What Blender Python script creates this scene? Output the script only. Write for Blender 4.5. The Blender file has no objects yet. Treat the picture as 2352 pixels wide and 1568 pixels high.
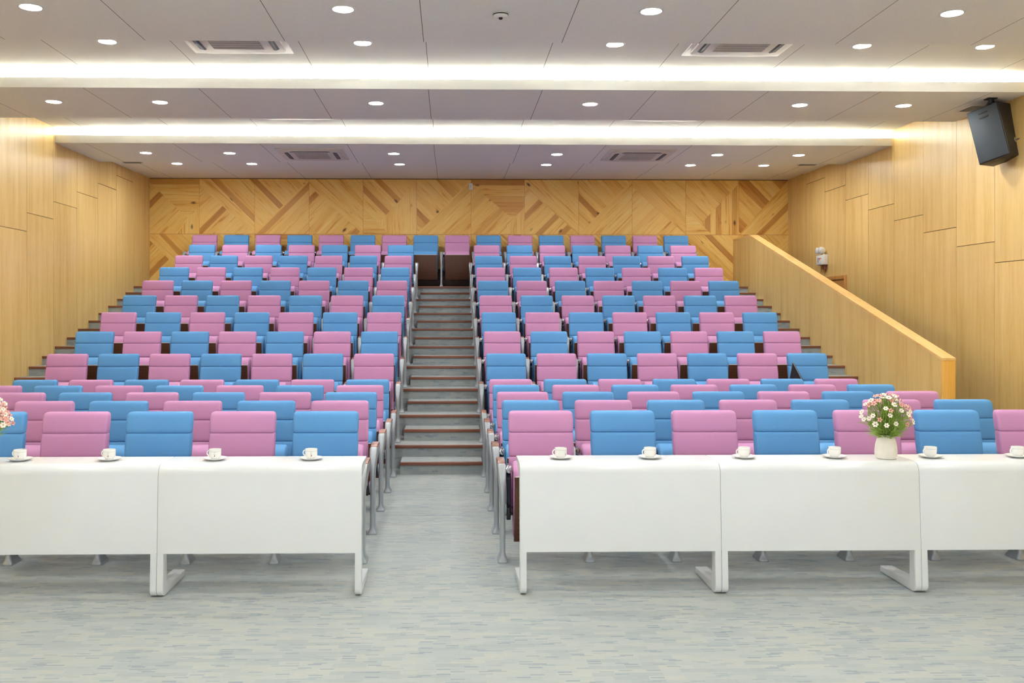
import bpy, bmesh, math, random
from mathutils import Vector, Matrix, Euler
random.seed(7)
C = bpy.context.scene.collection
PI = math.pi
R = math.radians

# ------------------------------------------------------------------ camera
W_, H_ = 2352, 1568
F = 2200.0
TH = R(1.2)
CAMZ = 1.57
CX, CY = 1081.0, 725.0
cd = bpy.data.cameras.new('camera'); cam = bpy.data.objects.new('camera', cd); C.objects.link(cam)
cam.location = (0, 0, CAMZ); cam.rotation_euler = (R(90), 0, -TH)
cd.sensor_fit = 'HORIZONTAL'; cd.sensor_width = 36; cd.lens = 36 * F / W_
cd.shift_x = (W_ / 2 - CX) / W_; cd.shift_y = (CY - H_ / 2) / W_
cd.clip_start = 0.05
bpy.context.scene.camera = cam

def X_at(u, Y):
    t = (u - CX) / F
    return Y * (math.sin(TH) + t * math.cos(TH)) / (math.cos(TH) - t * math.sin(TH))

# ------------------------------------------------------------------ materials
def srgb(r, g, b):
    f = lambda c: (c / 255 / 12.92) if c / 255 <= 0.04045 else ((c / 255 + 0.055) / 1.055) ** 2.4
    return (f(r), f(g), f(b), 1)

class NT:
    def __init__(s, name):
        s.m = bpy.data.materials.new(name); s.m.use_nodes = True
        s.t = s.m.node_tree; s.b = s.t.nodes['Principled BSDF']
    def n(s, typ, **kw):
        nd = s.t.nodes.new(typ)
        for k, v in kw.items():
            if k in nd.bl_rna.properties: setattr(nd, k, v)
            else: nd.inputs[k].default_value = v
        return nd
    def l(s, a, b): s.t.links.new(a, b)
    def math(s, op, a, b=None, c=None):
        nd = s.t.nodes.new('ShaderNodeMath'); nd.operation = op
        for i, v in enumerate((a, b, c)):
            if v is None: continue
            if isinstance(v, (int, float)): nd.inputs[i].default_value = v
            else: s.l(v, nd.inputs[i])
        return nd.outputs[0]
    def ramp(s, fac, stops):
        nd = s.t.nodes.new('ShaderNodeValToRGB'); e = nd.color_ramp.elements
        while len(e) < len(stops): e.new(0.5)
        for el, (p, c) in zip(e, stops): el.position = p; el.color = c
        s.l(fac, nd.inputs[0]); return nd.outputs[0]
    def mix(s, fac, a, b, mode='MIX'):
        nd = s.t.nodes.new('ShaderNodeMix'); nd.data_type = 'RGBA'; nd.blend_type = mode
        for i, v in ((0, fac), (6, a), (7, b)):
            if isinstance(v, (int, float, tuple)): nd.inputs[i].default_value = v
            else: s.l(v, nd.inputs[i])
        return nd.outputs[2]
    def bump(s, h, strength=0.3, dist=0.01):
        nd = s.n('ShaderNodeBump'); nd.inputs['Strength'].default_value = strength
        nd.inputs['Distance'].default_value = dist
        s.l(h, nd.inputs['Height']); s.l(nd.outputs[0], s.b.inputs['Normal'])
    def set(s, rough=0.5, metal=0.0, spec=0.5, col=None):
        s.b.inputs['Roughness'].default_value = rough; s.b.inputs['Metallic'].default_value = metal
        s.b.inputs['Specular IOR Level'].default_value = spec
        if col is not None:
            if isinstance(col, tuple): s.b.inputs['Base Color'].default_value = col
            else: s.l(col, s.b.inputs['Base Color'])
        return s.m

def noisy(name, c, rough=0.5, metal=0.0, amt=0.06, scale=60, bump=0.0, spec=0.5):
    t = NT(name); co = t.n('ShaderNodeTexCoord').outputs['Object']
    nz = t.n('ShaderNodeTexNoise', Scale=scale, Detail=3.0); t.l(co, nz.inputs['Vector'])
    a = tuple(min(1, v * (1 - amt)) for v in c[:3]) + (1,); b = tuple(min(1, v * (1 + amt)) for v in c[:3]) + (1,)
    col = t.ramp(nz.outputs['Fac'], [(0.3, a), (0.7, b)])
    if bump: t.bump(nz.outputs['Fac'], bump, 0.002)
    return t.set(rough, metal, spec, col)

def emissive(name, c, st):
    t = NT(name); t.set(0.5, col=(0.9, 0.9, 0.9, 1))
    t.b.inputs['Emission Color'].default_value = c; t.b.inputs['Emission Strength'].default_value = st
    return t.m

M = {}
M['blue'] = noisy('blue_fabric', srgb(98, 161, 216), 0.75, amt=0.05, scale=350, bump=0.25, spec=0.3)
M['pink'] = noisy('pink_fabric', srgb(205, 148, 192), 0.75, amt=0.05, scale=350, bump=0.25, spec=0.3)
M['silver'] = noisy('cast_aluminium', srgb(166, 173, 177), 0.36, metal=0.35, amt=0.02, scale=20)
M['chrome'] = noisy('chrome', srgb(215, 215, 215), 0.12, metal=1.0, amt=0.02)
M['tablet'] = noisy('dark_plastic', srgb(34, 38, 50), 0.3, amt=0.1)
M['black'] = noisy('black_plastic', srgb(26, 27, 29), 0.5, amt=0.1)
M['table'] = noisy('white_lacquer', srgb(227, 232, 233), 0.22, amt=0.01, scale=5)
M['china'] = noisy('white_china', srgb(244, 244, 240), 0.12, amt=0.01)
M['red'] = noisy('red_print', srgb(150, 50, 45), 0.4)
M['greyline'] = noisy('grey_print', srgb(160, 160, 158), 0.4)
M['vase'] = noisy('cream_ceramic', srgb(238, 232, 220), 0.45, amt=0.03, scale=30)
M['white'] = noisy('white_paint', srgb(236, 236, 230), 0.6, amt=0.01, scale=10)
M['acwhite'] = noisy('ac_plastic', srgb(214, 208, 200), 0.5, amt=0.01, scale=10)
M['slot'] = noisy('dark_slot', srgb(60, 60, 62), 0.6)
M['gap'] = noisy('dark_gap', srgb(122, 94, 54), 0.8)
M['signred'] = noisy('sign_red', srgb(216, 122, 122), 0.5)
M['lens'] = emissive('downlight_lens', (0.985, 0.99, 1.0, 1), 66.0)
M['led'] = emissive('led_strip', (0.98, 0.99, 1.0, 1), 540.0)
M['cable'] = noisy('cable', srgb(90, 92, 90), 0.5)
M['glass'] = noisy('lamp_glass', srgb(225, 228, 230), 0.15, amt=0.03)
M['grill'] = noisy('speaker_grill', srgb(62, 70, 76), 0.55, metal=0.2, amt=0.35, scale=260, bump=0.4)
M['cab'] = noisy('speaker_cabinet', srgb(40, 38, 36), 0.5, amt=0.2, scale=120, bump=0.2)

def wood(name, c1, c2, c3, rough=0.4, axis=2, stretch=0.06, scale=9, spec=0.5):
    t = NT(name); tc = t.n('ShaderNodeTexCoord').outputs['Object']
    at = t.n('ShaderNodeAttribute', attribute_name='rnd')
    off = t.n('ShaderNodeVectorMath', operation='MULTIPLY_ADD')
    cb = t.n('ShaderNodeCombineXYZ')
    for i in range(3): t.l(at.outputs['Fac'], cb.inputs[i])
    t.l(cb.outputs[0], off.inputs[0]); off.inputs[1].default_value = (37, 53, 71); t.l(tc, off.inputs[2])
    mp = t.n('ShaderNodeMapping'); s = [1, 1, 1]; s[axis] = stretch; mp.inputs['Scale'].default_value = s
    t.l(off.outputs[0], mp.inputs['Vector'])
    a = t.n('ShaderNodeTexNoise', Scale=scale, Detail=5.0, Roughness=0.6); t.l(mp.outputs[0], a.inputs['Vector'])
    b = t.n('ShaderNodeTexNoise', Scale=scale * 7, Detail=4.0, Roughness=0.7); t.l(mp.outputs[0], b.inputs['Vector'])
    f = t.math('ADD', t.math('MULTIPLY', a.outputs['Fac'], 0.6), t.math('MULTIPLY', b.outputs['Fac'], 0.4))
    col = t.ramp(f, [(0.33, c1), (0.5, c2), (0.68, c3)])
    tint = t.ramp(at.outputs['Fac'], [(0.0, (0.93, 0.92, 0.9, 1)), (1.0, (1.0, 1.0, 1.0, 1))])
    col = t.mix(1.0, col, tint, 'MULTIPLY')
    t.bump(b.outputs['Fac'], 0.05, 0.002)
    return t.set(rough, 0, spec, col)

M['veneer'] = wood('wall_veneer', srgb(220, 180, 108), srgb(235, 200, 128), srgb(243, 212, 148), 0.34)
M['cap'] = wood('rail_cap_wood', srgb(228, 176, 96), srgb(244, 202, 128), srgb(250, 214, 146), 0.35, axis=1)
M['capend'] = wood('rail_end_wood', srgb(222, 160, 62), srgb(240, 184, 84), srgb(246, 196, 100), 0.4, axis=2)
M['brownwood'] = wood('brown_plywood', srgb(110, 62, 44), srgb(132, 78, 56), srgb(150, 94, 68), 0.35, axis=1, scale=20)
M['nosing'] = wood('nosing_wood', srgb(116, 68, 50), srgb(138, 84, 62), srgb(158, 102, 76), 0.4, axis=0, scale=14)
M['darkwood'] = wood('dark_brown_wood', srgb(78, 48, 34), srgb(92, 58, 40), srgb(104, 68, 48), 0.45, axis=0)
M['doorwood'] = wood('door_wood', srgb(186, 126, 64), srgb(208, 148, 82), srgb(218, 162, 96), 0.4)

# perforated dark brown seat panel
t = NT('perforated_panel'); tc = t.n('ShaderNodeTexCoord').outputs['Object']
sp = t.n('ShaderNodeSeparateXYZ'); t.l(tc, sp.inputs[0])
fx = t.math('SUBTRACT', t.math('FRACT', t.math('DIVIDE', sp.outputs[0], 0.032)), 0.5)
fz = t.math('SUBTRACT', t.math('FRACT', t.math('DIVIDE', sp.outputs[2], 0.032)), 0.5)
d = t.math('SQRT', t.math('ADD', t.math('MULTIPLY', fx, fx), t.math('MULTIPLY', fz, fz)))
dot = t.math('LESS_THAN', d, 0.13)
M['panel'] = t.set(0.42, 0, 0.4, t.mix(dot, srgb(88, 54, 36), srgb(30, 20, 16)))

# carpet: woven dashes running across the hall
def carpet(name, swap=False):
    t = NT(name); tc = t.n('ShaderNodeTexCoord').outputs['Object']
    sp = t.n('ShaderNodeSeparateXYZ'); t.l(tc, sp.inputs[0])
    cb = t.n('ShaderNodeCombineXYZ'); t.l(sp.outputs[0], cb.inputs[0])
    t.l(t.math('ADD', sp.outputs[1], sp.outputs[2]), cb.inputs[1])
    def brick(w, h, sq, off):
        b = t.n('ShaderNodeTexBrick'); b.offset = off; b.squash = 1.0
        b.inputs['Color1'].default_value = (0, 0, 0, 1); b.inputs['Color2'].default_value = (1, 1, 1, 1)
        b.inputs['Mortar'].default_value = (0.5, 0.5, 0.5, 1); b.inputs['Scale'].default_value = 1
        b.inputs['Mortar Size'].default_value = 0.0; b.inputs['Brick Width'].default_value = w
        b.inputs['Row Height'].default_value = h; b.inputs['Bias'].default_value = 0
        t.l(cb.outputs[0], b.inputs['Vector']); return b.outputs['Color']
    b1 = brick(0.062, 0.0145, 1, 0.37); b2 = brick(0.155, 0.042, 1, 0.43); b3 = brick(0.5, 0.5, 1, 0.0)
    base = t.ramp(b2, [(0.0, srgb(160, 168, 167)), (0.5, srgb(169, 176, 173)), (1.0, srgb(176, 180, 173))])
    dark = t.ramp(b1, [(0.0, srgb(104, 120, 132)), (0.16, srgb(146, 156, 160)), (0.24, (1, 1, 1, 1)), (1.0, (1, 1, 1, 1))])
    mask = t.ramp(b1, [(0.0, (0.8,) * 3 + (1,)), (0.06, (0.5,) * 3 + (1,)), (0.15, (0, 0, 0, 1)), (1, (0, 0, 0, 1))])
    col = t.mix(mask, base, srgb(134, 148, 156))
    tl = t.ramp(b3, [(0.0, (0.95, 0.96, 0.97, 1)), (1.0, (1, 1, 1, 1))])
    col = t.mix(1.0, col, tl, 'MULTIPLY')
    mp = t.n('ShaderNodeMapping'); mp.inputs['Scale'].default_value = (16, 230, 1); t.l(cb.outputs[0], mp.inputs['Vector'])
    nz = t.n('ShaderNodeTexNoise', Scale=1.0, Detail=4.0, Roughness=0.7); t.l(mp.outputs[0], nz.inputs['Vector'])
    thread = t.ramp(nz.outputs['Fac'], [(0.3, (0.84, 0.86, 0.87, 1)), (0.5, (0.97, 0.97, 0.97, 1)), (0.7, (1.0, 1.0, 1.0, 1))])
    col = t.mix(1.0, col, thread, 'MULTIPLY')
    t.bump(nz.outputs['Fac'], 0.25, 0.003)
    return t.set(0.85, 0, 0.25, col)
M['carpet'] = carpet('carpet')

# ceiling boards with fine joints running towards the back wall
t = NT('ceiling_board'); tc = t.n('ShaderNodeTexCoord').outputs['Object']
sp = t.n('ShaderNodeSeparateXYZ'); t.l(tc, sp.inputs[0])
fx = t.math('FRACT', t.math('DIVIDE', t.math('ADD', sp.outputs[0], 0.234 + 11.9), 1.19))
ln = t.math('LESS_THAN', fx, 0.0048)
nz = t.n('ShaderNodeTexNoise', Scale=140.0, Detail=2.0); t.l(tc, nz.inputs['Vector'])
col = t.ramp(nz.outputs['Fac'], [(0.3, srgb(234, 233, 225)), (0.7, srgb(243, 243, 236))])
M['ceiling'] = t.set(0.8, 0, 0.2, t.mix(ln, col, srgb(110, 106, 104)))

# ribbed pine of the back wall; UV.x along the ribs, UV.y across (metres)
t = NT('ribbed_pine'); uv = t.n('ShaderNodeUVMap', uv_map='UVMap').outputs[0]
sp = t.n('ShaderNodeSeparateXYZ'); t.l(uv, sp.inputs[0])
at = t.n('ShaderNodeAttribute', attribute_name='rnd').outputs['Fac']
plank = t.math('FLOOR', t.math('DIVIDE', sp.outputs[1], 0.098))
cb = t.n('ShaderNodeCombineXYZ'); t.l(plank, cb.inputs[0]); t.l(t.math('MULTIPLY', at, 91.7), cb.inputs[1])
wn = t.n('ShaderNodeTexWhiteNoise', noise_dimensions='2D'); t.l(cb.outputs[0], wn.inputs['Vector'])
cb2 = t.n('ShaderNodeCombineXYZ')
t.l(t.math('MULTIPLY', t.math('ADD', sp.outputs[0], t.math('MULTIPLY', wn.outputs['Value'], 31.0)), 1.6), cb2.inputs[0])
t.l(t.math('MULTIPLY', sp.outputs[1], 22.0), cb2.inputs[1]); t.l(t.math('MULTIPLY', wn.outputs['Value'], 9.0), cb2.inputs[2])
nz = t.n('ShaderNodeTexNoise', Scale=1.0, Detail=5.0, Roughness=0.62, Distortion=0.5); t.l(cb2.outputs[0], nz.inputs['Vector'])
grain = t.ramp(nz.outputs['Fac'], [(0.28, srgb(216, 140, 56)), (0.44, srgb(252, 204, 108)), (0.72, srgb(255, 224, 142))])
tint = t.ramp(wn.outputs['Value'], [(0.0, (0.6, 0.42, 0.3, 1)), (0.08, (0.74, 0.56, 0.42, 1)), (0.15, (0.93, 0.86, 0.74, 1)), (0.5, (1, 1, 1, 1)), (1.0, (1, 1, 1, 1))])
col = t.mix(1.0, grain, tint, 'MULTIPLY')
cb3 = t.n('ShaderNodeCombineXYZ'); t.l(t.math('MULTIPLY', sp.outputs[0], 2.6), cb3.inputs[0])
t.l(t.math('MULTIPLY', sp.outputs[1], 5.2), cb3.inputs[1]); t.l(t.math('MULTIPLY', at, 50.0), cb3.inputs[2])
vo = t.n('ShaderNodeTexVoronoi', Scale=1.0); t.l(cb3.outputs[0], vo.inputs['Vector'])
sel = t.math('GREATER_THAN', t.n('ShaderNodeSeparateColor').outputs[0], 0.5)
kn = t.ramp(vo.outputs['Distance'], [(0.06, (1, 1, 1, 1)), (0.17, (0, 0, 0, 1))])
sc = t.n('ShaderNodeSeparateColor'); t.l(vo.outputs['Color'], sc.inputs[0])
kn = t.math('MULTIPLY', kn, t.math('GREATER_THAN', sc.outputs[0], 0.5))
col = t.mix(kn, col, srgb(112, 62, 30))
g = t.math('FRACT', t.math('DIVIDE', sp.outputs[1], 0.0245))
gm = t.math('LESS_THAN', t.math('ABSOLUTE', t.math('SUBTRACT', g, 0.5)), 0.17)
col = t.mix(t.math('MULTIPLY', gm, 0.27), col, srgb(120, 74, 30))
t.bump(t.math('SUBTRACT', 1.0, gm), 0.6, 0.006)
M['pine'] = t.set(0.42, 0, 0.4, col)

# ------------------------------------------------------------------ mesh builder
class MB:
    def __init__(s): s.v = []; s.f = []; s.m = []; s.uv = []; s.r = []; s.sm = []
    def add(s, vs, fs, mi=0, rnd=None, sm=False):
        o = len(s.v); s.v += [tuple(v) for v in vs]
        rr = random.random() if rnd is None else rnd
        for f in fs:
            s.f.append([i + o for i in f]); s.m.append(mi); s.r.append(rr); s.uv.append(None); s.sm.append(sm)
        return s
    def box(s, x0, x1, y0, y1, z0, z1, mi=0, bev=0.0, rnd=None, seg=2):
        if bev > 0:
            bm = bmesh.new(); bmesh.ops.create_cube(bm, size=1)
            for v in bm.verts: v.co = Vector(((x0 + x1) / 2 + v.co.x * (x1 - x0), (y0 + y1) / 2 + v.co.y * (y1 - y0), (z0 + z1) / 2 + v.co.z * (z1 - z0)))
            bmesh.ops.bevel(bm, geom=bm.edges[:], offset=bev, segments=seg, affect='EDGES', profile=0.5)
            s.addbm(bm, mi, rnd, True); return s
        vs = [(x, y, z) for x in (x0, x1) for y in (y0, y1) for z in (z0, z1)]
        return s.add(vs, [(0, 1, 3, 2), (4, 6, 7, 5), (0, 4, 5, 1), (2, 3, 7, 6), (0, 2, 6, 4), (1, 5, 7, 3)], mi, rnd)
    def addbm(s, bm, mi=0, rnd=None, sm=False):
        bmesh.ops.recalc_face_normals(bm, faces=bm.faces[:]); bm.verts.index_update()
        s.add([v.co[:] for v in bm.verts], [[v.index for v in f.verts] for f in bm.faces], mi, rnd, sm); bm.free()
    def prism(s, pts, axis, a, b, mi=0, bev=0.0, sm=False, seg=2):
        """pts: 2D outline; axis 'x' -> pts are (y,z), 'y' -> (x,z), 'z' -> (x,y)"""
        def P(p, w): return {'x': (w, p[0], p[1]), 'y': (p[0], w, p[1]), 'z': (p[0], p[1], w)}[axis]
        bm = bmesh.new()
        A = [bm.verts.new(P(p, a)) for p in pts]; B = [bm.verts.new(P(p, b)) for p in pts]
        n = len(pts); ca = bm.faces.new(A); cb_ = bm.faces.new(B[::-1])
        for i in range(n): bm.faces.new((A[i], B[i], B[(i + 1) % n], A[(i + 1) % n]))
        if bev > 0:
            eds = list(set(list(ca.edges) + list(cb_.edges)))
            bmesh.ops.bevel(bm, geom=eds, offset=bev, segments=seg, affect='EDGES', profile=0.5)
        s.addbm(bm, mi, None, sm); return s
    def loft(s, rings, mi=0, cap=True, sm=True, closed=False):
        n = len(rings[0]); vs = [p for r in rings for p in r]; fs = []
        m = len(rings)
        for i in range(m - (0 if closed else 1)):
            for j in range(n):
                a = i * n + j; b = i * n + (j + 1) % n; c = ((i + 1) % m) * n + (j + 1) % n; d = ((i + 1) % m) * n + j
                fs.append((a, b, c, d))
        if cap and not closed: fs.append(tuple(range(n - 1, -1, -1))); fs.append(tuple((m - 1) * n + j for j in range(n)))
        bm = bmesh.new(); V = [bm.verts.new(v) for v in vs]
        for f in fs:
            try: bm.faces.new([V[i] for i in f])
            except ValueError: pass
        s.addbm(bm, mi, None, sm); return s
    def lathe(s, prof, n=24, c=(0, 0, 0), mi=0, cap=True):
        rings = [[(c[0] + r * math.cos(2 * PI * j / n), c[1] + r * math.sin(2 * PI * j / n), c[2] + z) for j in range(n)] for r, z in prof]
        return s.loft(rings, mi, cap)
    def tube(s, path, r, n=8, mi=0):
        path = [Vector(p) for p in path]; rings = []
        rr = r if isinstance(r, (list, tuple)) else [r] * len(path)
        up = Vector((0.13, 0.21, 0.97))
        for i, p in enumerate(path):
            d = (path[min(i + 1, len(path) - 1)] - path[max(i - 1, 0)]).normalized()
            a = d.cross(up)
            if a.length < 1e-3: a = d.cross(Vector((1, 0, 0)))
            a.normalize(); b = d.cross(a)
            rings.append([tuple(p + (a * math.cos(2 * PI * j / n) + b * math.sin(2 * PI * j / n)) * rr[i]) for j in range(n)])
        return s.loft(rings, mi)
    def build(s, name, mats, parent=None, loc=(0, 0, 0), rot=None):
        me = bpy.data.meshes.new(name); me.from_pydata(s.v, [], s.f)
        mats = mats if isinstance(mats, (list, tuple)) else [mats]
        for m_ in mats: me.materials.append(M[m_] if isinstance(m_, str) else m_)
        me.polygons.foreach_set('material_index', s.m); me.polygons.foreach_set('use_smooth', s.sm)
        a = me.attributes.new('rnd', 'FLOAT', 'FACE'); a.data.foreach_set('value', s.r)
        if any(u is not None for u in s.uv):
            ul = me.uv_layers.new(name='UVMap')
            for p, u in zip(me.polygons, s.uv):
                if u:
                    for k, li in enumerate(p.loop_indices): ul.data[li].uv = u[k]
        me.update()
        if any(s.sm):
            try: me.set_sharp_from_angle(angle=R(42))
            except Exception: pass
        o = bpy.data.objects.new(name, me); C.objects.link(o)
        if parent is not None: o.parent = parent
        o.location = loc
        if rot is not None: o.rotation_euler = rot
        return o

def tag(o, label, cat, group=None, kind=None):
    o['label'] = label
    if cat: o['category'] = cat
    if group: o['group'] = group
    if kind: o['kind'] = kind
    return o
def thing(name, label, cat, loc, rotz=0.0, group=None):
    o = bpy.data.objects.new(name, None); C.objects.link(o); o.empty_display_size = 0.1
    o.location = loc; o.rotation_euler = (0, 0, rotz); return tag(o, label, cat, group)
def structure(o): o['kind'] = 'structure'; return o
def copy_tree(o, parent=None):
    c = o.copy(); C.objects.link(c); c.parent = parent
    for ch in kids[o.name]: copy_tree_child(ch, c)
    return c
kids = {}
def copy_tree_child(ch, par):
    d = ch.copy(); C.objects.link(d); d.parent = par
    for g in kids.get(ch.name, []): copy_tree_child(g, d)
def register(o):
    kids[o.name] = [c for c in allobj() if c.parent == o]
    for c in kids[o.name]: register(c)
def allobj(): return list(C.objects)
ORD = ['', 'first', 'second', 'third', 'fourth', 'fifth', 'sixth', 'seventh', 'eighth', 'ninth', 'tenth', 'eleventh',
       'twelfth', 'thirteenth', 'fourteenth', 'fifteenth', 'sixteenth']

# ------------------------------------------------------------------ the hall
XL, XR, YF, YB = -5.38, 6.12, -3.0, 17.25
PITCH, ROWP, RISE = 0.556, 0.81, 0.23
Y1 = 6.13                    # pedestal feet of the front row
NOSE6 = 9.91
XPAR = 5.13                  # inner face of the parapet
def tier_z(k): return max(0, k - 5) * RISE
def nose_y(k): return NOSE6 + ROWP * (k - 6)

mb = MB(); mb.box(XL - .2, XR + .2, YF - .2, YB + .2, -0.2, 0.0)
floor = structure(mb.build('floor', 'carpet'))
AX0, AX1 = -0.50, 0.315
def nosing(par, x0, x1, y, z, returns=()):
    m = MB(); m.box(x0, x1, y - 0.014, y + 0.03, z - 0.027, z + 0.004, bev=0.004)
    m.build('step_nosing', 'nosing', par)
for k in range(6, 15):
    m = MB(); y = nose_y(k); z = tier_z(k)
    m.box(XL, XPAR, y, YB, z - RISE, z)
    tp = m.build('tier_platform', 'carpet', floor)
    nosing(tp, XL, XPAR, y, z)
    for (x0, x1) in ((XL, -4.50), (AX0, AX1), (4.27, XPAR)):
        m = MB(); m.box(x0, x1, y - 0.405, y, z - RISE, z - RISE / 2)
        st = m.build('aisle_step', 'carpet', floor)
        nosing(st, x0 - (0.004 if x0 == AX0 else 0), x1 + (0.004 if x1 == AX1 else 0), y - 0.405, z - RISE / 2)
        if x1 == XPAR:
            m = MB(); m.box(4.66 , 4.76, y - 0.4085, y - 0.405, z - RISE + 0.045, z - RISE + 0.075, bev=0.001)
            lp = m.build('step_plate', 'greyline', st)
        elif x0 > 0: pass

# side walls of tall veneer panels with shadow joints
def side_wall(name, X, sgn):
    m = MB(); xa, xb = (X - 0.2, X) if sgn > 0 else (X, X + 0.2)
    m.box(xa, xb, YF, YB + 0.2, 0, 4.5, mi=1)
    g = 0.0035; t0, t1 = (X, X + 0.012) if sgn > 0 else (X - 0.012, X)
    i = -20
    while True:
        y0 = 12.28 + 0.8147 * i; y1 = y0 + 0.8147
        if y0 > YB: break
        ya, yb = max(y0 + g, YF), min(y1 - g, YB)
        if yb > ya + 0.02:
            hs = 2.88 + 0.238 * i
            if hs > 0.25 and y0 < 16.2:
                m.box(t0, t1, ya, yb, 0.0, hs - 0.004); m.box(t0, t1, ya, yb, hs + 0.004, 4.4)
            else: m.box(t0, t1, ya, yb, 0, 4.4)
        i += 1
    return structure(m.build(name, ['veneer', 'gap']))
side_wall('wall_left', XL - 0.012, 1)
side_wall('wall_right', XR + 0.012, -1)

# back wall: ribbed pine, cut into slanting fields
def field(m, pts, ang, mi=0):
    ca, sa = math.cos(R(ang)), math.sin(R(ang)); off = random.random() * 7
    m.add([(p[0], YB - 0.0, p[1]) for p in pts], [list(range(len(pts)))])
    m.uv[-1] = [(p[0] * ca + p[1] * sa + off, -p[0] * sa + p[1] * ca + off * 0.0 + round(off * 3) * 0.098) for p in pts]
m = MB(); TW = (XR - XL) / 12.0; ZB = 3.035; TH_ = 0.985
TX = [XL] + [X_at(u, YB) for u in (458, 585, 710, 834, 957, 1082, 1205, 1329, 1452, 1575, 1697)] + [XR]
for row, seq in ((0, 'ABCBDCABCBDC'), (1, 'BCABCBCBCBBC'), (2, 'CBBCBCBBCBCB')):
    for i, ty in enumerate(seq):
        x0 = TX[i]; x1 = TX[i + 1]; z0 = ZB - row * TH_; z1 = z0 + (TH_ if row == 0 else TH_)
        P = lambda a, b: (x0 + a * (x1 - x0), z0 + b * TH_)
        if ty == 'A':
            field(m, [P(0, 0), P(.55, 0), P(.78, .28), P(0, .93)], 45)
            field(m, [P(0, .93), P(.78, .28), P(1, .5), P(1, 1), P(0, 1)], 0)
            field(m, [P(.55, 0), P(1, 0), P(1, .5), P(.78, .28)], 90)
        elif ty == 'B':
            field(m, [P(0, 0), P(1, 0), P(0, .88)], 45)
            field(m, [P(1, 0), P(1, .2), P(.18, 1), P(0, 1), P(0, .88)], -42)
            field(m, [P(1, .2), P(1, 1), P(.18, 1)], -45)
        elif ty == 'C':
            field(m, [P(0, 0), P(1, 1), P(0, 1)], -45)
            field(m, [P(0, 0), P(1, 0), P(1, 1)], 45)
        else:
            field(m, [P(0, 1), P(0, .45), P(.28, .2), P(.98, .92), P(.98, 1)], -45)
            field(m, [P(0, 0), P(.5, 0), P(.28, .2), P(0, .45)], 0)
            field(m, [P(.5, 0), P(1, 0), P(1, 1), P(.98, 1), P(.98, .92), P(.28, .2)], 90)
o = structure(m.build('wall_back', 'pine'))
m = MB(); m.box(XL - .2, XR + .2, YB + 0.004, YB + 0.2, 0, 4.5); m.build('wall_backing', 'gap', o)
m = MB()
m.box(XL, XR, YB - 0.004, YB, ZB - 0.004, ZB + 0.004)
for i in range(1, 12): m.box(TX[i] - .003, TX[i] + .003, YB - 0.003, YB, 1.0, ZB + TH_)
m.build('joint_strip', 'doorwood', o)

m = MB(); m.box(-4.5, 4.2, YB - 0.016, YB - 0.005, tier_z(14), tier_z(14) + 0.34, bev=0.002)  # dark brown strip low on the back wall, behind the top-row chairs only
structure(m.build('dark_board_back', 'darkwood'))

# ceiling: low bands alternating with raised bays, cove light on the front lip of each low band
ZL, ZR_ = 3.925, 4.13
bands = [(-2.84, -1.31), (0.36, 1.89), (3.56, 5.09), (6.76, 8.25), (9.96, 11.5), (13.15, 14.77)]
m = MB()
for (a, b) in bands:
    m.box(XL - .1, XR + .1, a + 0.30, b, ZL, 4.4)
    m.box(XL - .1, XR + .1, a + 0.02, a + 0.30, ZL, ZL + 0.02)
m.box(XL - .1, XR + .1, YF, 14.77, ZR_, ZR_ + 0.2)
m.box(XL - .1, XR + .1, 14.77, 16.45, 4.02, 4.4)
m.box(XL - .1, XR + .1, 16.45, YB + .1, 4.036, 4.4)
ceil = structure(m.build('ceiling', 'ceiling'))
n = 1
for (a, b) in bands:
    m = MB(); m.box(XL - .0, XR + .0, a, a + 0.02, ZL - 0.001, ZL + 0.105)
    tr = structure(m.build('trim_%d' % n, 'white')); n += 1
    m = MB(); m.box(XL + 0.42, XR - 0.42, a + 0.05, a + 0.075, ZL + 0.022, ZL + 0.034)
    m.build('light_strip', 'led', tr)

# parapet beside the right-hand side aisle
def sl(y): return 1.125 + (y - 9.87) * (2.945 - 1.125) / (16.3 - 9.87)
m = MB(); th = 0.125
m.prism([(9.89, 0), (YB, 0), (YB, 2.935), (16.3, 2.935), (9.89, 1.115)], 'x', XPAR, XPAR + th, mi=1)
i = -4
while True:
    y0 = 12.28 + 0.8147 * i; y1 = y0 + 0.8147; i += 1
    if y0 > YB: break
    ya, yb = max(y0 + .003, 9.89), min(y1 - .003, YB)
    if yb - ya < 0.05: continue
    top = lambda y: min(sl(y) - 0.022, 2.92)
    pts = [(ya, 0), (yb, 0), (yb, top(yb))]
    if ya < 16.3 < yb: pts.append((16.3, top(16.3)))
    pts.append((ya, top(ya)))
    m.prism(pts, 'x', XPAR - 0.012, XPAR)
par = structure(m.build('wall_parapet', ['veneer', 'gap']))
m = MB(); o_ = 0.03
m.prism([(9.865, 1.105), (9.865, 1.13), (16.3, 2.955), (YB - .002, 2.955), (YB - .002, 2.925), (16.3, 2.92), (9.9, 1.105)], 'x', XPAR - 0.014, XPAR + th + 0.006, bev=0.003)
m.build('cap_rail', 'cap', par)
m = MB(); m.box(XPAR - 0.012, XPAR + th + 0.004, 9.868, 9.89, 0, 1.106, bev=0.002)
m.build('end_board', 'capend', par)

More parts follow.
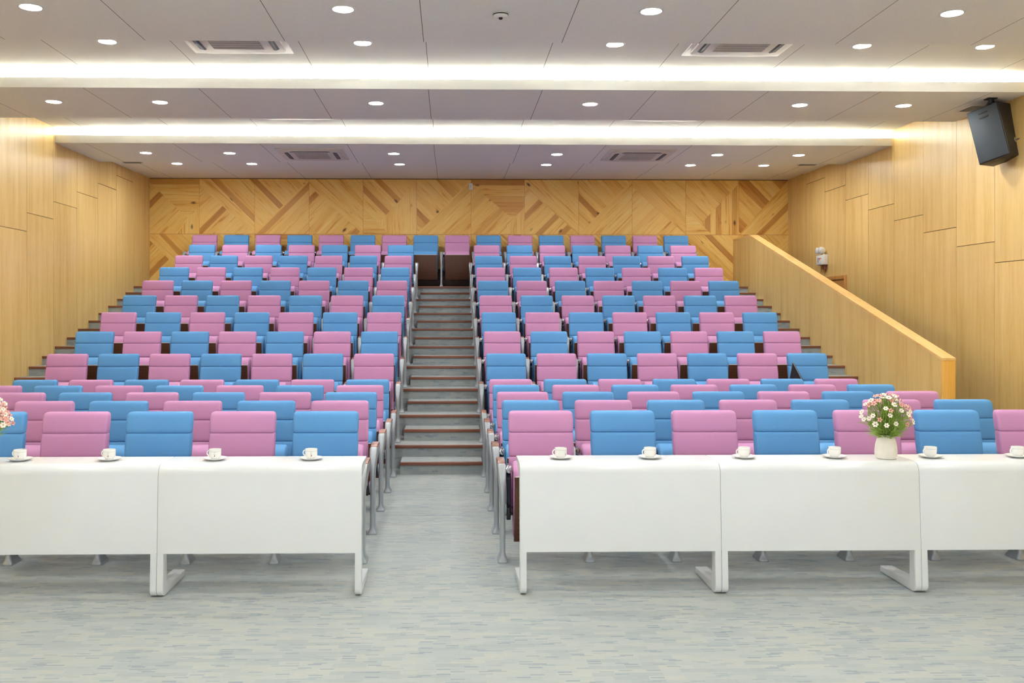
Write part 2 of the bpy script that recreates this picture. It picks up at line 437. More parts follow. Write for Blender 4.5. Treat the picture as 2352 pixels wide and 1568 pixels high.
# exit door low in the right wall beyond the parapet
m = MB(); dy0, dy1, dz = 14.72, 15.62, 2.14
m.box(XR - 0.03, XR + 0.004, dy0 - .06, dy0, 0, dz + .06, bev=.003); m.box(XR - 0.03, XR + 0.004, dy1, dy1 + .06, 0, dz + .06, bev=.003)
m.box(XR - 0.03, XR + 0.004, dy0, dy1, dz, dz + .06, bev=.003)
dr = structure(m.build('door_1', 'doorwood'))
m = MB(); m.box(XR - 0.014, XR + 0.002, dy0 + .004, dy1 - .004, 0.005, dz - .008)
m.build('door_leaf', 'doorwood', dr)

# ------------------------------------------------------------------ chairs
def rrect(hx, hy, r, cx, cy, z, n=4, zf=None):
    pts = []
    r = min(r, hx * 0.98, hy * 0.98)
    for (sx, sy, a0) in ((1, 1, 0), (-1, 1, 90), (-1, -1, 180), (1, -1, 270)):
        for k in range(n + 1):
            a = R(a0 + 90 * k / n)
            x = cx + sx * (hx - r) + r * math.cos(a); y = cy + sy * (hy - r) + r * math.sin(a)
            pts.append((x, y, z + (zf(x) if zf else 0)))
    return pts
def yfront(z): return 0.232 + (z - 0.45) * 0.20      # cushion face leans back with height
def back_cushion():
    m = MB(); rings = []; hw = 0.218; th = 0.075
    def ring(z, ins, cr=0.0):
        yf = yfront(z) + ins * 1.0; yb = yfront(z) + th - ins * 0.3
        zf = (lambda x: -cr * (x / hw) ** 2) if cr else None
        rings.append(rrect(hw - ins * 0.5, (yb - yf) / 2, 0.02, 0, (yb + yf) / 2, z, 4, zf))
    segs = [(0.27, 0.628), (0.628, 0.786), (0.786, 0.932)]
    for si, (a, b) in enumerate(segs):
        e = 0.009
        ring(a + 0.0008, 0.012 if si else 0.02)
        ring(a + e * 0.35, 0.0045); ring(a + e, 0.0012); ring(a + e * 2.6, 0.0)
        ring((a + b) / 2, -0.002)
        if si < 2:
            ring(b - e * 2.6, 0.0); ring(b - e, 0.0012); ring(b - e * 0.35, 0.0045)
        else:
            for (dz, ins) in ((0.035, 0.0), (0.02, 0.002), (0.009, 0.008), (0.003, 0.018), (0.0, 0.032)):
                ring(b - dz, ins, 0.011)
    m.loft(rings); return m
def seat_cushion():
    m = MB(); rings = []; hw = 0.208
    # tipped up: underside towards the stage; the rounded front edge is on top
    for (z, yf, yb, ins) in ((0.135, .02, .05, .03), (0.14, .0, .07, .012), (0.16, -.015, .085, 0), (0.25, -.04, .10, 0), (0.40, -.062, .105, 0),
                             (0.50, -.070, .115, 0), (0.545, -.0705, .12, 0), (0.562, -.067, .12, 0), (0.580, -.058, .12, 0), (0.596, -.043, .12, .001), (0.610, -.022, .118, .003),
                             (0.621, .004, .112, .006), (0.627, .030, .102, .010), (0.630, .055, .090, .02)):
        rings.append(rrect(hw - ins, (yb - yf) / 2, 0.022, 0, (yb + yf) / 2, z, 4))
    m.loft(rings); return m
def seat_panel():
    m = MB()
    prof = [(-.020, .128), (-.045, .19), (-.068, .30), (-.080, .40), (-.086, .48), (-.088, .548)]
    back = [(y + 0.011, z) for (y, z) in prof][::-1]
    m.prism(prof + back, 'x', -0.206, 0.206, bev=0.003, sm=True)
    return m
def seat_edge():
    m = MB(); m.box(-0.2, 0.2, -0.0875, -0.070, 0.5475, 0.5535, bev=0.002); return m
def back_shell():
    m = MB()
    prof = [(0.285, .24), (0.262 + .055, .33), (0.232 + .078 + .0, .45), (yfront(.6) + .078, .6), (yfront(.75) + .078, .75), (yfront(.88) + .078, .88)]
    prof = [(yfront(z) + 0.0755, z) for z in (.25, .33, .45, .6, .75, .89)]
    back = [(y + 0.013, z) for (y, z) in prof][::-1]
    m.prism(prof + back, 'x', -0.19, 0.19, bev=0.004, sm=True); return m
def leg_mesh(x=0.0):
    m = MB()
    rings = []
    for (z, hx, y0, y1) in ((0.0, .032, -.062, .085), (0.008, .033, -.064, .088), (0.016, .030, -.060, .084), (0.028, .0245, -.054, .074), (0.045, .0190, -.050, .066), (0.07, .0170, -.048, .060),
                            (0.25, .0165, -.050, .055), (0.38, .0165, -.052, .058), (0.45, .0185, -.048, .080), (0.51, .0220, -.030, .17), (0.55, .0250, -.004, .27), (0.578, .0262, .016, .325), (0.595, .0262, .028, .34), (0.605, .0245, .040, .338), (0.611, .020, .058, .33)):
        rings.append(rrect(hx, (y1 - y0) / 2, min(hx, 0.014), x, (y0 + y1) / 2, z, 3))
    m.loft(rings); return m
def arm_mesh(x=0.0):
    m = MB()
    m.prism([(.085, .603), (.088, .613), (.12, .620), (.2, .6235), (.30, .622), (.338, .615), (.345, .604), (.33, .598), (.10, .598)], 'x', x - .0245, x + .0245, bev=0.006, sm=True)
    return m
def tip_hinge(x):
    m = MB()
    s = 1 if x < 0 else -1
    # round boss on the pedestal, bracket and two pins to the seat
    n = 16
    for (a, b, r) in ((0.015, 0.026, .034), (0.026, 0.033, .022)):
        rings = [[(x + s * w, -0.004 + rr * math.cos(2 * PI * j / n), .335 + 1.25 * rr * math.sin(2 * PI * j / n)) for j in range(n)] for (w, rr) in ((a, r), (b - .003, r), (b, r * .85))]
        m.loft(rings, mi=0 if r > .03 else 1)
    m.box(min(x + s * .03, x + s * .048), max(x + s * .03, x + s * .048), -.03, .02, .275, .345, mi=1, bev=.002)
    for zz in (.30, .34): m.box(min(x + s * .045, x + s * .075), max(x + s * .045, x + s * .075), .005, .02, zz - .006, zz + .006, mi=1)
    return m
def tablet_mesh(x):
    m = MB(); m.prism([(.035, .28), (.06, .25), (.22, .25), (.24, .30), (.24, .50), (.22, .555), (.06, .555), (.02, .52)], 'x', x + .0285, x + .0565, bev=.004); return m
def tablet_hinge(x):
    m = MB(); n = 14; xx = x + .047
    rings = [[(xx + (r * math.cos(2 * PI * j / n)), y, .580 + r * math.sin(2 * PI * j / n)) for j in range(n)] for (y, r) in ((.026, .012), (.030, .024), (.06, .028), (.12, .028), (.15, .02))]
    m.loft(rings)
    m.box(xx - .015, xx - .004, .024, .08, .572, .607, bev=.003); m.box(xx + .004, xx + .015, .024, .07, .574, .605, bev=.003)
    m.box(xx - .012, xx + .006, .06, .14, .53, .575, bev=.003)
    return m

HP = PITCH / 2
def make_chair(color):
    root = thing('auditorium_chair', 'x', 'chair', (0, 0, 0))
    b = back_cushion().build('backrest', color, root); back_shell().build('back_shell', 'brownwood', b)
    s = seat_cushion().build('seat', color, root); sp_ = seat_panel().build('seat_panel', 'panel', s)
    e = seat_edge().build('panel_edge', 'acwhite', s)
    leg_mesh(-HP).build('leg', 'silver', root); arm_mesh(-HP).build('armrest', 'brownwood', root)
    tip_hinge(-HP).build('tip_hinge', ['silver', 'black'], root)
    tablet_mesh(-HP).build('writing_tablet', 'tablet', root); tablet_hinge(-HP).build('tablet_hinge', 'chrome', root)
    register(root); return root
proto = {'blue': make_chair('blue'), 'pink': make_chair('pink')}
ends = [leg_mesh(HP).build('leg', 'silver'), arm_mesh(HP).build('armrest', 'brownwood'), tip_hinge(HP).build('tip_hinge', ['silver', 'black'])]
used = {'blue': False, 'pink': False}; end_used = [False]
def place(color, x, y, z, label, end=False, openlid=False, rz=0):
    if not used[color]: o = proto[color]; used[color] = True; src = o
    else: o = copy_tree(proto[color])
    o.location = (x, y, z); o.rotation_euler = (0, 0, rz); tag(o, label, 'chair', 'blue and pink auditorium chairs in rows')
    if end:
        for q in ends:
            c = q if not end_used[0] else q.copy()
            if end_used[0]: C.objects.link(c)
            c.parent = o
        end_used[0] = True
    if openlid:
        for ch in [c for c in C.objects if c.parent == o and c.name.startswith('writing_tablet')]:
            bpy.data.objects.remove(ch)
        mm = MB(); mm.prism([(-.245, .835), (-.252, .832), (-.285, .66), (-.27, .56), (-.10, .56), (-.125, .62), (-.238, .832)], 'y', .085, .097, bev=.002)
        w = mm.build('writing_tablet', 'tablet', o)
        w['label'] = 'dark writing tablet swung up'
        mm = MB(); mm.tube([(-.250, .080, .832), (-.215, .080, .765), (-.165, .082, .67), (-.115, .085, .585), (-.22, .07, .56), (-.255, .04, .60)], .0055); mm.build('tablet_arm', 'silver', o)
    return o
RIGHT0 = 0.392 + 0.218; LEFT0 = -1.058 + 0.218
yo = 0.335
for k in range(1, 14):
    y = Y1 + ROWP * (k - 1); z = tier_z(k)
    for side in ('right', 'left'):
        for c in range(7):
            x = RIGHT0 + c * PITCH if side == 'right' else LEFT0 - c * PITCH
            if side == 'left' and ((k == 1 and c > 4) or (k == 2 and c > 5)): continue
            if side == 'right': color = ('pink', 'blue')[(k + c + 1) % 2]
            else: color = ('blue', 'pink')[(k + c + 1) % 2]
            lab = '%s fabric chair, %s from the central aisle, %s row from the front, %s block' % (color, ORD[c + 1], ORD[k], side)
            if k == 6 and side == 'right' and c == 6: lab = 'blue chair with its dark tablet swung up, outermost in the sixth row, right block'
            place(color, x, y, z, lab, end=(side == 'right' and c == 6) or (side == 'left' and c == 0), openlid=(k == 6 and side == 'right' and c == 6))
for c in range(16):
    x = -4.54 + 0.218 + 0.555 * c; y = Y1 + ROWP * 13 - 0.06
    color = ('pink', 'blue')[c % 2]
    lab = '%s fabric chair in the unbroken top row against the pine wall, %s from the left' % (color, ORD[c + 1])
    place(color, x, y, tier_z(14), lab, end=(c == 15))

# ------------------------------------------------------------------ white tables
TWD = 1.1375
def tab_profile_outer(off=0.0):
    pts = []
    # back edge of the top -> front curve -> front panel bottom
    pts.append((0.36, 0.735 - off))
    r = 0.062 - off; cy, cz = 0.105, 0.673
    for k in range(9):
        a = R(90 + 84 * k / 8); pts.append((cy + r * math.cos(a), cz + r * math.sin(a)))
    return pts
def make_table():
    root = thing('conference_table', 'x', 'table', (0, 0, 0))
    T = 0.026
    outer = tab_profile_outer(); lo = outer[-1]
    fl = lambda z: 0.004 + (lo[0] - 0.004) * (z - 0.0) / (lo[1])          # y of the leaning front line
    outer.append((fl(0.242), 0.242))
    inner = [(p[0], p[1]) for p in tab_profile_outer(T)]
    inner.append((fl(0.242) + T, 0.242))
    m = MB(); m.prism(outer + inner[::-1], 'x', 0.0, TWD, bev=0.003, sm=True, seg=3)
    m.build('table_shell', 'table', root)
    for x0 in (0.0, TWD - 0.036):
        D = 0.062; r = 0.04
        o = [(fl(0.2418), 0.2418)]
        for k in range(7):
            a = R(180 + 90 * k / 6); o.append((0.006 + r + r * math.cos(a), r + 0.003 + r * math.sin(a)))
        o += [(0.455, 0.003), (0.46, 0.012), (0.46, 0.034), (0.455, 0.041)]
        o += [(0.09, 0.048), (0.078, 0.06), (fl(.25) + D, 0.2418), (fl(.5) + D, 0.5), (fl(.62) + D, 0.66), (0.30, 0.705), (0.30, 0.7085)]
        # stay tucked under the shell
        o += [(0.105, 0.7085)]
        rr = 0.062 - T - 0.0005
        for k in range(1, 7):
            a = R(90 + 84 * k / 6); o.append((0.105 + rr * math.cos(a), 0.673 + rr * math.sin(a)))
        o.append((fl(0.2425) + T + .0005, 0.2425))
        m = MB(); m.prism(o, 'x', x0, x0 + 0.036, bev=0.004, sm=True, seg=3)
        m.build('leg', 'table', root)
    register(root); return root
tb = make_table(); first = True
TY = 5.36
for (x, lab) in ((-2.777, 'white curved-front table at far left carrying a flower vase, cut by the photo edge'),
                 (-1.638, 'white curved-front table left of the central aisle, its right end at the aisle'),
                 (0.392, 'white curved-front table right of the central aisle, its left end at the aisle'),
                 (1.531, 'white curved-front table between two others, its right end carrying a vase of flowers'),
                 (2.670, 'white curved-front table at far right, cut off by the photo edge')):
    o = tb if first else copy_tree(tb); first = False
    o.location = (x, TY, 0); tag(o, lab, 'table', 'white tables in front of the seats')

# ------------------------------------------------------------------ cups on saucers
TZ = 0.735
def make_cup():
    root = thing('tea_cup', 'x', 'cup', (0, 0, 0))
    m = MB()
    m.lathe([(0.0, .0), (.020, .0), (.022, .004), (.030, .009), (.0345, .017), (.0355, .040), (.0355, .0575), (.0345, .0580), (.0335, .0575), (.0332, .04), (.031, .018), (.024, .008), (0.0, .006)], 32, cap=False)
    m.build('bowl', 'china', root)
    m = MB(); n = 32
    rings = [[((.0357) * math.cos(2 * PI * j / n), .0357 * math.sin(2 * PI * j / n), z) for j in range(n)] for z in (.0462, .0472)]
    m.loft(rings, cap=False); m.build('rim_line', 'greyline', root)
    # handle at angle -Y rotated: placed at 218 degrees
    a = R(270 - 107); d = Vector((math.cos(a), math.sin(a), 0)); m = MB()
    pts = []
    for k in range(11):
        b = R(80 - 160 * k / 10); pts.append(d * (.0335 + .0185 * math.cos(b)) + Vector((0, 0, .033 + .0165 * math.sin(b))))
    m.tube(pts, .0035, 8); m.build('handle', 'china', root)
    m = MB(); ph = R(270 + 8)
    def pt(s, z, r=.0362): aa = ph + s / .0355; return (r * math.cos(aa), r * math.sin(aa), z)
    def poly(pp, mi):
        m.add([pt(s, z) for s, z in pp], [list(range(len(pp)))], mi)
    poly([(-.0040, .0175), (-.0022, .0185), (-.0012, .0250), (.0006, .0285), (.0018, .0270), (.0026, .0225), (.0024, .0178), (.0006, .0172), (.0001, .0215), (-.0012, .0172)], 0)
    poly([(-.0022 + .0015 * math.cos(2 * PI * k / 8) * 1.0 + .001, .0312 + .0015 * math.sin(2 * PI * k / 8)) for k in range(8)], 1)
    poly([(-.0075, .0405), (.0065, .0405), (.0065, .0415), (-.0075, .0415)], 2)
    m.build('emblem', ['red', 'black', 'greyline'], root)
    register(root); return root
cup = make_cup()
def saucer_mesh():
    m = MB(); m.lathe([(0, .003), (.026, .002), (.030, .0), (.034, .002), (.055, .007), (.069, .0135), (.071, .0150), (.069, .0155), (.054, .010), (.036, .0058), (0, .0058)], 40, cap=False); return m
sau = None
cups = [(46, 1, 0, 'leftmost, nearest the left vase'), (251, 1, 0, 'second from the left edge'),
        (494, 1, 0, 'left of the aisle, second from the aisle'), (715, 1, 0, 'left of the aisle, nearest the aisle'),
        (1288, 0, 34, 'right of the aisle, nearest the aisle'), (1493, 0, 36, 'right of the aisle, second from the aisle'),
        (1709, 0, 34, 'third to the right of the aisle'), (1917, 0, 36, 'just left of the right flower vase'),
        (2137, 0, 34, 'just right of the right flower vase'), (2337, 0, 30, 'rightmost, at the photo edge')]
for i, (u, left, rot, where) in enumerate(cups):
    yy = TY + 0.215 + (0.01 if not left else 0.0); x = X_at(u, yy)
    if sau is None: s_ = sau = saucer_mesh().build('saucer', 'china')
    else: s_ = sau.copy(); C.objects.link(s_)
    s_.location = (x, yy, TZ + .0005); tag(s_, 'white saucer under the cup ' + where, 'saucer', 'saucers on the white tables')
    c = cup if i == 0 else copy_tree(cup)
    c.location = (x, yy, TZ + .0065); c.rotation_euler = (0, 0, R(rot))
    tag(c, 'white cup with small red emblem, ' + where, 'cup', 'tea cups on the white tables')

# ------------------------------------------------------------------ vases and flowers
M['leaf'] = noisy('leaf_green', srgb(150, 178, 76), 0.6, amt=0.35, scale=14)
M['petalw'] = noisy('white_petal', srgb(246, 240, 222), 0.6, amt=0.04)
M['petalp'] = noisy('pink_petal', srgb(238, 172, 158), 0.6, amt=0.08)
M['centre'] = noisy('flower_centre', srgb(196, 160, 60), 0.6, amt=0.2)
M['centred'] = noisy('flower_centre_dark', srgb(150, 84, 70), 0.6, amt=0.2)
def head_meshes(kind, r):
    pet = MB(); n = 5 if kind == 'p' else 6
    for k in range(n):
        a = 2 * PI * k / n; ca, sa = math.cos(a), math.sin(a)
        out = [(0.12, 0), (0.45, .26), (.8, .34), (1.0, .16), (1.0, -.16), (.8, -.34), (.45, -.26)]
        top = [((px * ca - py * sa) * r, (px * sa + py * ca) * r, (.10 + .16 * px) * r) for px, py in out]
        bot = [(x, y, z - .07 * r) for x, y, z in top]; q = len(out)
        pet.add(top + bot, [list(range(q)), list(range(2 * q - 1, q - 1, -1))] + [(i, q + i, q + (i + 1) % q, (i + 1) % q) for i in range(q)])
    cen = MB(); cen.lathe([(0, .30 * r), (.13 * r, .27 * r), (.2 * r, .18 * r), (.17 * r, .02 * r), (0, 0)][::-1], 8, cap=False)
    return pet, cen
def bouquet(cx, cy, side, nfl, seed, xlim=None):
    rnd = random.Random(seed); z0 = TZ
    m = MB(); m.lathe([(0, .0), (.052, .0), (.059, .004), (.0625, .025), (.0625, .05), (.0595, .08), (.053, .108), (.045, .128), (.041, .138), (.038, .136), (.039, .122), (.05, .09), (.05, .02), (0, .01)], 36, cap=False)
    v = m.build('flower_vase', 'vase', None, (cx, cy, z0 + .0005))
    tag(v, 'cream rounded ceramic vase of flowers on the %s table' % side, 'vase', 'vases on the white tables')
    neck = Vector((cx, cy, z0 + .125))
    def dome():
        while True:
            th = rnd.uniform(0, 2 * PI); e = rnd.uniform(R(-4), R(88)); rr = rnd.uniform(.84, 1.0)
            d = Vector((math.cos(th) * math.cos(e), math.sin(th) * math.cos(e), math.sin(e)))
            p = Vector((cx + d.x * .158 * rr, cy + d.y * .125 * rr, z0 + .215 + d.z * .165 * rr))
            if d.y < 0.25: return p, d
    # foliage: uncountable thin leaves and sprigs
    m = MB()
    for k in range(1500):
        p, d = dome(); f = rnd.uniform(.22, .95); tip = neck.lerp(p, f) + Vector((rnd.uniform(-.014, .014), rnd.uniform(-.014, .014), rnd.uniform(-.02, .01)))
        dd = (tip - neck).normalized(); sd = dd.cross(Vector((rnd.uniform(-1, 1), rnd.uniform(-1, 1), rnd.uniform(-1, 1)))).normalized()
        dd = (dd + sd * rnd.uniform(-.9, .9)).normalized(); w = rnd.uniform(.0016, .0042); L = rnd.uniform(.025, .06)
        nn = dd.cross(sd).normalized() * .0005; a = tip - dd * L * .5; c2 = tip + dd * L * .5; md = tip + sd * w; me_ = tip - sd * w
        m.add([a, md + nn, c2, me_ + nn, md - nn, me_ - nn], [(0, 1, 2, 3), (0, 5, 2, 4), (0, 4, 1), (1, 4, 2), (2, 5, 3), (3, 5, 0)])
    for k in range(260):
        th = rnd.uniform(0, 2 * PI); d = Vector((math.cos(th) * rnd.uniform(.5, 1.3), math.sin(th), rnd.uniform(.12, .9))).normalized(); L = rnd.uniform(.06, .135)
        m.tube([neck + d * .002 - Vector((0, 0, .02)), neck + d * L * .5, neck + d * L + Vector((0, 0, -.012))], [.0016, .0016, .0005], 4)
    fo = m.build('foliage', 'leaf'); tag(fo, 'green leafy sprigs filling the bouquet in the %s vase' % side, 'foliage', None, 'stuff')
    pts = []
    for k in range(3000):
        p, d = dome()
        if xlim is not None and p.x < xlim: continue
        if all((p - q[0]).length > .021 for q in pts): pts.append((p, d))
        if len(pts) >= nfl: break
    heads = {}
    for kd in 'wp':
        for sz in (0, 1): heads[kd, sz] = [mm for mm in head_meshes(kd, (.0145, .0175)[sz])]
    cache = {}
    for i, (p, d) in enumerate(pts):
        kd = 'p' if rnd.random() < .42 else 'w'; sz = rnd.randint(0, 1)
        root = bpy.data.objects.new('pink_daisy' if kd == 'p' else 'white_daisy', None); C.objects.link(root); root.location = p
        nrm = (d + Vector((0, -.55, .35)) + Vector((rnd.uniform(-.3, .3), rnd.uniform(-.2, .2), rnd.uniform(-.3, .3)))).normalized()
        q = nrm.to_track_quat('Z', 'Y').to_euler()
        tag(root, '%s flower among the bouquet in the %s vase' % ('small pink' if kd == 'p' else 'small white', side), 'flower', '%s flowers in the %s vase' % ('pink' if kd == 'p' else 'white', side))
        for nm, idx, mat in (('petals', 0, 'petal' + kd), ('flower_centre', 1, 'centre' if (kd == 'w' and rnd.random() < .6) else 'centred')):
            if (kd, sz, idx, mat) in cache: c = cache[kd, sz, idx, mat].copy(); C.objects.link(c)
            else: c = heads[kd, sz][idx].build(nm, mat); cache[kd, sz, idx, mat] = c
            c.parent = root; c.location = (0, 0, 0); c.rotation_euler = q
        s_ = MB(); a = neck - p; a.z -= .03; s_.tube([-nrm * .001, a * .35 + Vector((0, 0, .012)), a], [.0011, .0012, .0013], 5); s_.build('stem', 'leaf', root)
YV = TY + 0.20
bouquet(X_at(2035, YV), YV, 'right', 54, 3)
bouquet(X_at(-37, YV), YV, 'left', 60, 11, xlim=X_at(-20, YV))

# ------------------------------------------------------------------ ceiling fittings
dl = None
def downlight(x, y, z, label):
    global dl
    if dl is None:
        dl = thing('downlight', 'x', 'ceiling light', (0, 0, 0))
        m = MB(); m.lathe([(.078, .0), (.090, .0), (.096, -.003), (.094, -.006), (.080, -.007), (.077, -.004)], 32, cap=False); m.build('trim_ring', 'white', dl)
        m = MB(); m.lathe([(0, -.0035), (.04, -.0035), (.077, -.003), (.077, -.0005)], 32, cap=False); m.build('lens', 'lens', dl)
        register(dl); o = dl
    else: o = copy_tree(dl)
    o.location = (x, y, z); tag(o, label, 'ceiling light', 'round downlights in the ceiling')
gx = [-3.2, -0.825, 1.55, 3.9]
rows = [('nearest low ceiling band', 7.37, ZL, gx), ('raised bay nearest the camera', 9.0, ZR_, gx + [5.08]),
        ('low ceiling band between the two bright coves', 10.62, ZL, [-4.36] + [gx[0], gx[1], gx[2], gx[3]] + [5.07]),
        ('low ceiling band behind the rear cove', 13.93, ZL, [-4.4] + gx + [5.1]),
        ('ceiling strip nearest the back wall', 15.5, 4.02, [-4.4] + gx + [5.1])]
for (nm, y, z, xs) in rows:
    for i, x in enumerate(xs):
        downlight(x, y, z, 'round white downlight, %s from the left, %s' % (ORD[i + 1], nm))
for (y, z) in ((5.82, ZR_), (4.2, ZL), (2.6, ZR_)):
    for i, x in enumerate(gx): downlight(x, y, z, 'round white downlight in the ceiling ahead of the frame, %.0f-%d' % (y, i))

def cassette(x, y, z, label):
    global cs
    if cs is None:
        cs = thing('ceiling_air_conditioner', 'x', 'air conditioner', (0, 0, 0))
        h = .475; m = MB(); m.box(-h, h, -h, h, -.012, 0, bev=.004)
        m.build('outer_frame', 'acwhite', cs)
        m = MB(); q = rrect(.425, .425, .12, 0, 0, 0, 8); m.prism([(p[0], p[1]) for p in q], 'z', -.030, -.012, bev=.006, sm=True)
        m.build('face_plate', 'acwhite', cs)
        for k in range(1, 4):
            a = R(90 * k); m = MB()
            pts = [(-.29, .335), (-.25, .375), (.25, .375), (.29, .335), (.27, .318), (-.27, .318)]
            pr = [(px * math.cos(a) - py * math.sin(a), px * math.sin(a) + py * math.cos(a)) for px, py in pts]
            m.prism(pr, 'z', -.0325, -.030); sl_ = m.build('air_slot', 'slot', cs)
            m = MB(); pts = [(-.25, .338), (-.235, .358), (.235, .358), (.25, .338)]
            pr = [(px * math.cos(a) - py * math.sin(a), px * math.sin(a) + py * math.cos(a)) for px, py in pts]
            m.prism(pr, 'z', -.036, -.0325); m.build('flap', 'cable', sl_)
        m = MB(); m.box(-.235, .235, -.235, .235, -.0335, -.0305); gr = m.build('intake', 'black', cs)
        m = MB()
        for k in range(41):
            xx = -.235 + .47 * k / 40; m.box(xx - .0023, xx + .0023, -.235, .235, -.037, -.0336)
        for k in range(7):
            yy = -.235 + .47 * k / 6; m.box(-.235, .235, yy - .004, yy + .004, -.0375, -.0336)
        m.build('grille', 'acwhite', gr)
        register(cs); o = cs
    else: o = copy_tree(cs)
    o.location = (x, y, z); tag(o, label, 'air conditioner', 'ceiling air conditioners')
cs = None
cassette(-2.0, 8.88, ZR_, 'square ceiling air conditioner with slatted intake, upper left, nearest left')
cassette(2.74, 8.88, ZR_, 'square ceiling air conditioner with slatted intake, upper right, nearest right')
cassette(-2.0, 12.0, ZR_, 'ceiling air conditioner, barely visible edge left of centre between the two coves')
cassette(2.74, 12.0, ZR_, 'ceiling air conditioner, barely visible edge right of centre between the two coves')
cassette(-2.0, 13.98, ZL, 'square ceiling air conditioner behind the rear cove, left of centre')
cassette(2.74, 13.98, ZL, 'square ceiling air conditioner behind the rear cove, right of centre')

t_ = thing('smoke_detector', 'round white smoke detector with dark centre on the near ceiling', 'smoke detector', (X_at(1150, 7.45), 7.45, ZL))
m = MB(); m.lathe([(0, 0), (.052, 0), (.056, -.006), (.056, -.010), (0, -.010)], 32, cap=False); m.build('base', 'white', t_)
m = MB(); m.lathe([(0, -.010), (.0605, -.010), (.0605, -.019), (0, -.019)], 32, cap=False); m.build('vent_ring', 'slot', t_)
m = MB(); m.lathe([(0, -.0188), (.059, -.019), (.055, -.026), (.036, -.035), (0, -.037)], 32, cap=False); m.build('cover', 'white', t_)
m = MB(); m.lathe([(0, -.036), (.017, -.036), (.016, -.044), (.009, -.05), (0, -.051)], 20, cap=False); m.build('sensor_tip', 'black', t_)

vt = None
for (u, yy, zz, lab) in ((300, 15.3, 4.02, 'small grey ceiling vent beside the left wall near the back'), (1858, 15.3, 4.02, 'small grey ceiling vent beside the right wall near the back'),
                         (2243, 10.75, ZL, 'small grey ceiling vent just left of the black loudspeaker')):
    if vt is None:
        vt = thing('ceiling_vent', 'x', 'vent', (0, 0, 0))
        m = MB(); m.box(-.15, .15, -.15, .15, -.008, 0, bev=.002); m.build('frame', 'acwhite', vt)
        m = MB(); m.box(-.13, .13, -.13, .13, -.010, -.008); b_ = m.build('backing', 'slot', vt)
        m = MB()
        for k in range(8): yk = -.115 + k * .033; m.box(-.13, .13, yk - .004, yk + .004, -.016, -.010)
        m.build('slats', 'greyline', b_); register(vt); o = vt
    else: o = copy_tree(vt)
    o.location = (X_at(u, yy), yy, zz); tag(o, lab, 'vent', 'ceiling vents')

# ------------------------------------------------------------------ wall fittings
m = MB(); m.box(-.033, .033, -.022, 0, -.06, .06, bev=.006)
sw = thing('wall_sensor', 'small white rectangular sensor box high on the pine back wall', 'sensor', (X_at(1081.5, YB), YB - .003, CAMZ + (725 - 428.5) * YB / F))
m.build('housing', 'white', sw)
m = MB(); m.box(-.012, .012, -.024, -.021, -.02, .03); m.build('face_insert', 'acwhite', sw)

em = thing('emergency_light', 'white twin-head emergency light on the right wall above the parapet', 'emergency light', (XR, 15.55, 2.40), 0)
m = MB(); m.box(-.085, 0, -.15, .15, 0, .165, bev=.012); m.build('battery_box', 'white', em)
for yy in (-.075, .075):
    m = MB(); n = 20; rings = []
    for (dx, r) in ((-.03, .03), (-.045, .046), (-.095, .056), (-.105, .056)):
        rings.append([(dx, yy + r * math.cos(2 * PI * j / n), .235 + r * math.sin(2 * PI * j / n)) for j in range(n)])
    m.loft(rings); hd = m.build('lamp_head', 'white', em)
    m = MB(); rings = []
    for (dx, r) in ((-.105, .050), (-.112, .044), (-.117, .02)):
        rings.append([(dx, yy + r * math.cos(2 * PI * j / n), .235 + r * math.sin(2 * PI * j / n)) for j in range(n)])
    m.loft(rings); m.build('lamp_glass', 'glass', hd)
    m = MB(); m.tube([(-.045, yy, .16), (-.045, yy, .20)], .012); m.build('neck', 'white', em)
m = MB()
def yz(pp, mi): m.add([(-.0855, y, z) for y, z in pp], [list(range(len(pp)))], mi)
yz([(.03, .115), (-.07, .115), (-.07, .095), (.0, .095)], 0); yz([(.03, .115), (.0, .095), (-.02, .075), (.03, .085)], 0)
yz([(.075, .125), (.055, .125), (.055, .045), (.075, .045)], 1)
m.build('sign_print', ['signred', 'slot'], em)
m = MB(); m.box(-.05, 0, -.06, .06, -.075, 0, bev=.004)
o = m.build('junction_box', 'brownwood', None, (XR, 15.5, 2.398)); tag(o, 'small brown box on the right wall just under the emergency light', 'junction box')

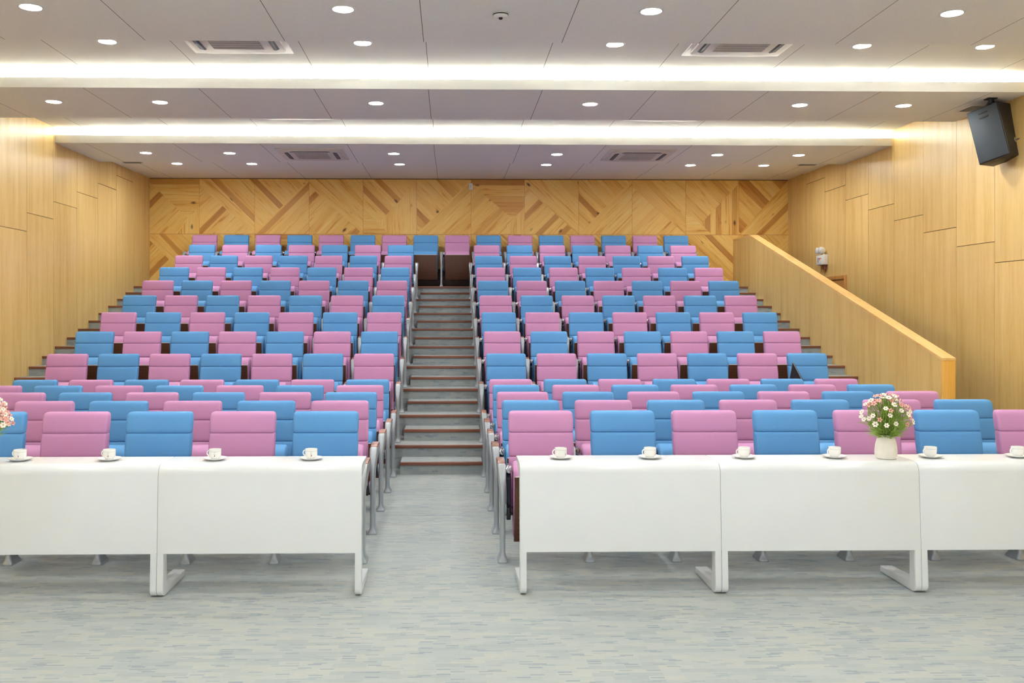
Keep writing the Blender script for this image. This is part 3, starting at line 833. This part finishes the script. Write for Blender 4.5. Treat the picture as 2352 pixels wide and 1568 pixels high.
# loudspeaker hung from a bracket at the upper right
spx, ysp, spz = 5.847, 10.30, 3.555
sp_root = thing('loudspeaker', 'black wall loudspeaker tilted down at the upper right corner', 'loudspeaker', (spx, ysp, spz))
sp_root.rotation_euler = (0.0268, -0.2250, -1.0056)
rotm = Euler((0.0268, -0.2250, -1.0056)).to_matrix()
w2, h2, dp = .173, .303, .288
m = MB(); m.box(-w2, w2, 0, dp, -h2, h2, bev=.008)
m.build('cabinet', 'cab', sp_root)
m = MB(); m.box(-w2 + .008, w2 - .008, -.012, 0, -h2 + .01, h2 - .01, bev=.008); gl = m.build('front_grill', 'grill', sp_root)
m = MB()
for zz in (.235, .185): m.box(-.045, .055, -.016, -.0125, zz - .009, zz + .009, bev=.002)
m.build('port_slots', 'black', gl)
m = MB()
for xx in (-.05, .06): m.box(xx - .02, xx + .02, .05, .06, -h2 - .003, -h2 + .001)
m.build('fixing_slots', 'black', sp_root)
sx = 1 if (rotm @ Vector((1, 0, 0))).y < 0 else -1
m = MB(); m.lathe([(0, 0), (.03, 0), (.03, .01), (.018, .016), (0, .016)], 16, cap=False)
jk = m.build('cable_socket', 'chrome', sp_root, (sx * (w2 - .002), .17, -.13), (0, R(90 * sx), 0))
bt = Vector((X_at(2275, 10.26), 10.26, ZL)); stop = Vector((spx, ysp, spz)) + rotm @ Vector((0, .1, h2))
m = MB(); m.box(-.05, .05, -.05, .05, -.012, 0, bev=.003); br = thing('speaker_bracket', 'black ceiling bracket holding the loudspeaker', 'bracket', bt)
m.build('ceiling_plate', 'black', br)
m = MB(); dlt = stop - bt; m.tube([(0, 0, -.01), (0, 0, dlt.z * .5), tuple(dlt)], .022, 10); m.build('arm', 'black', br)
m = MB(); d2 = Vector((spx, ysp, spz)) + rotm @ Vector((0, .29, h2 - .03)) - bt; m.tube([(0.02, 0, -.01), tuple(d2 * .5 + Vector((0, 0, .05))), tuple(d2)], .008, 8); m.build('brace', 'black', br)
m = MB(); a = Vector((spx, ysp, spz)) + rotm @ Vector((sx * (w2 + .005), .17, -.13))
m.tube([a, a + Vector((.03, -.05, .01)), Vector((XR - .06, a.y + .05, a.z - .02)), Vector((XR - .03, a.y + .12, a.z + .06))], .007, 8)
o = m.build('speaker_cable', 'cable'); tag(o, 'grey cable running from the loudspeaker to the right wall', 'cable')

# ------------------------------------------------------------------ world and view
wd = bpy.data.worlds.new('world'); bpy.context.scene.world = wd; wd.use_nodes = True
wd.node_tree.nodes['Background'].inputs[0].default_value = (0.93, 0.96, 1, 1); wd.node_tree.nodes['Background'].inputs[1].default_value = 0.48
vs = bpy.context.scene.view_settings
vs.view_transform = 'Standard'; vs.look = 'None'; vs.exposure = 1.94; vs.gamma = 1.0; vs.use_curve_mapping = False
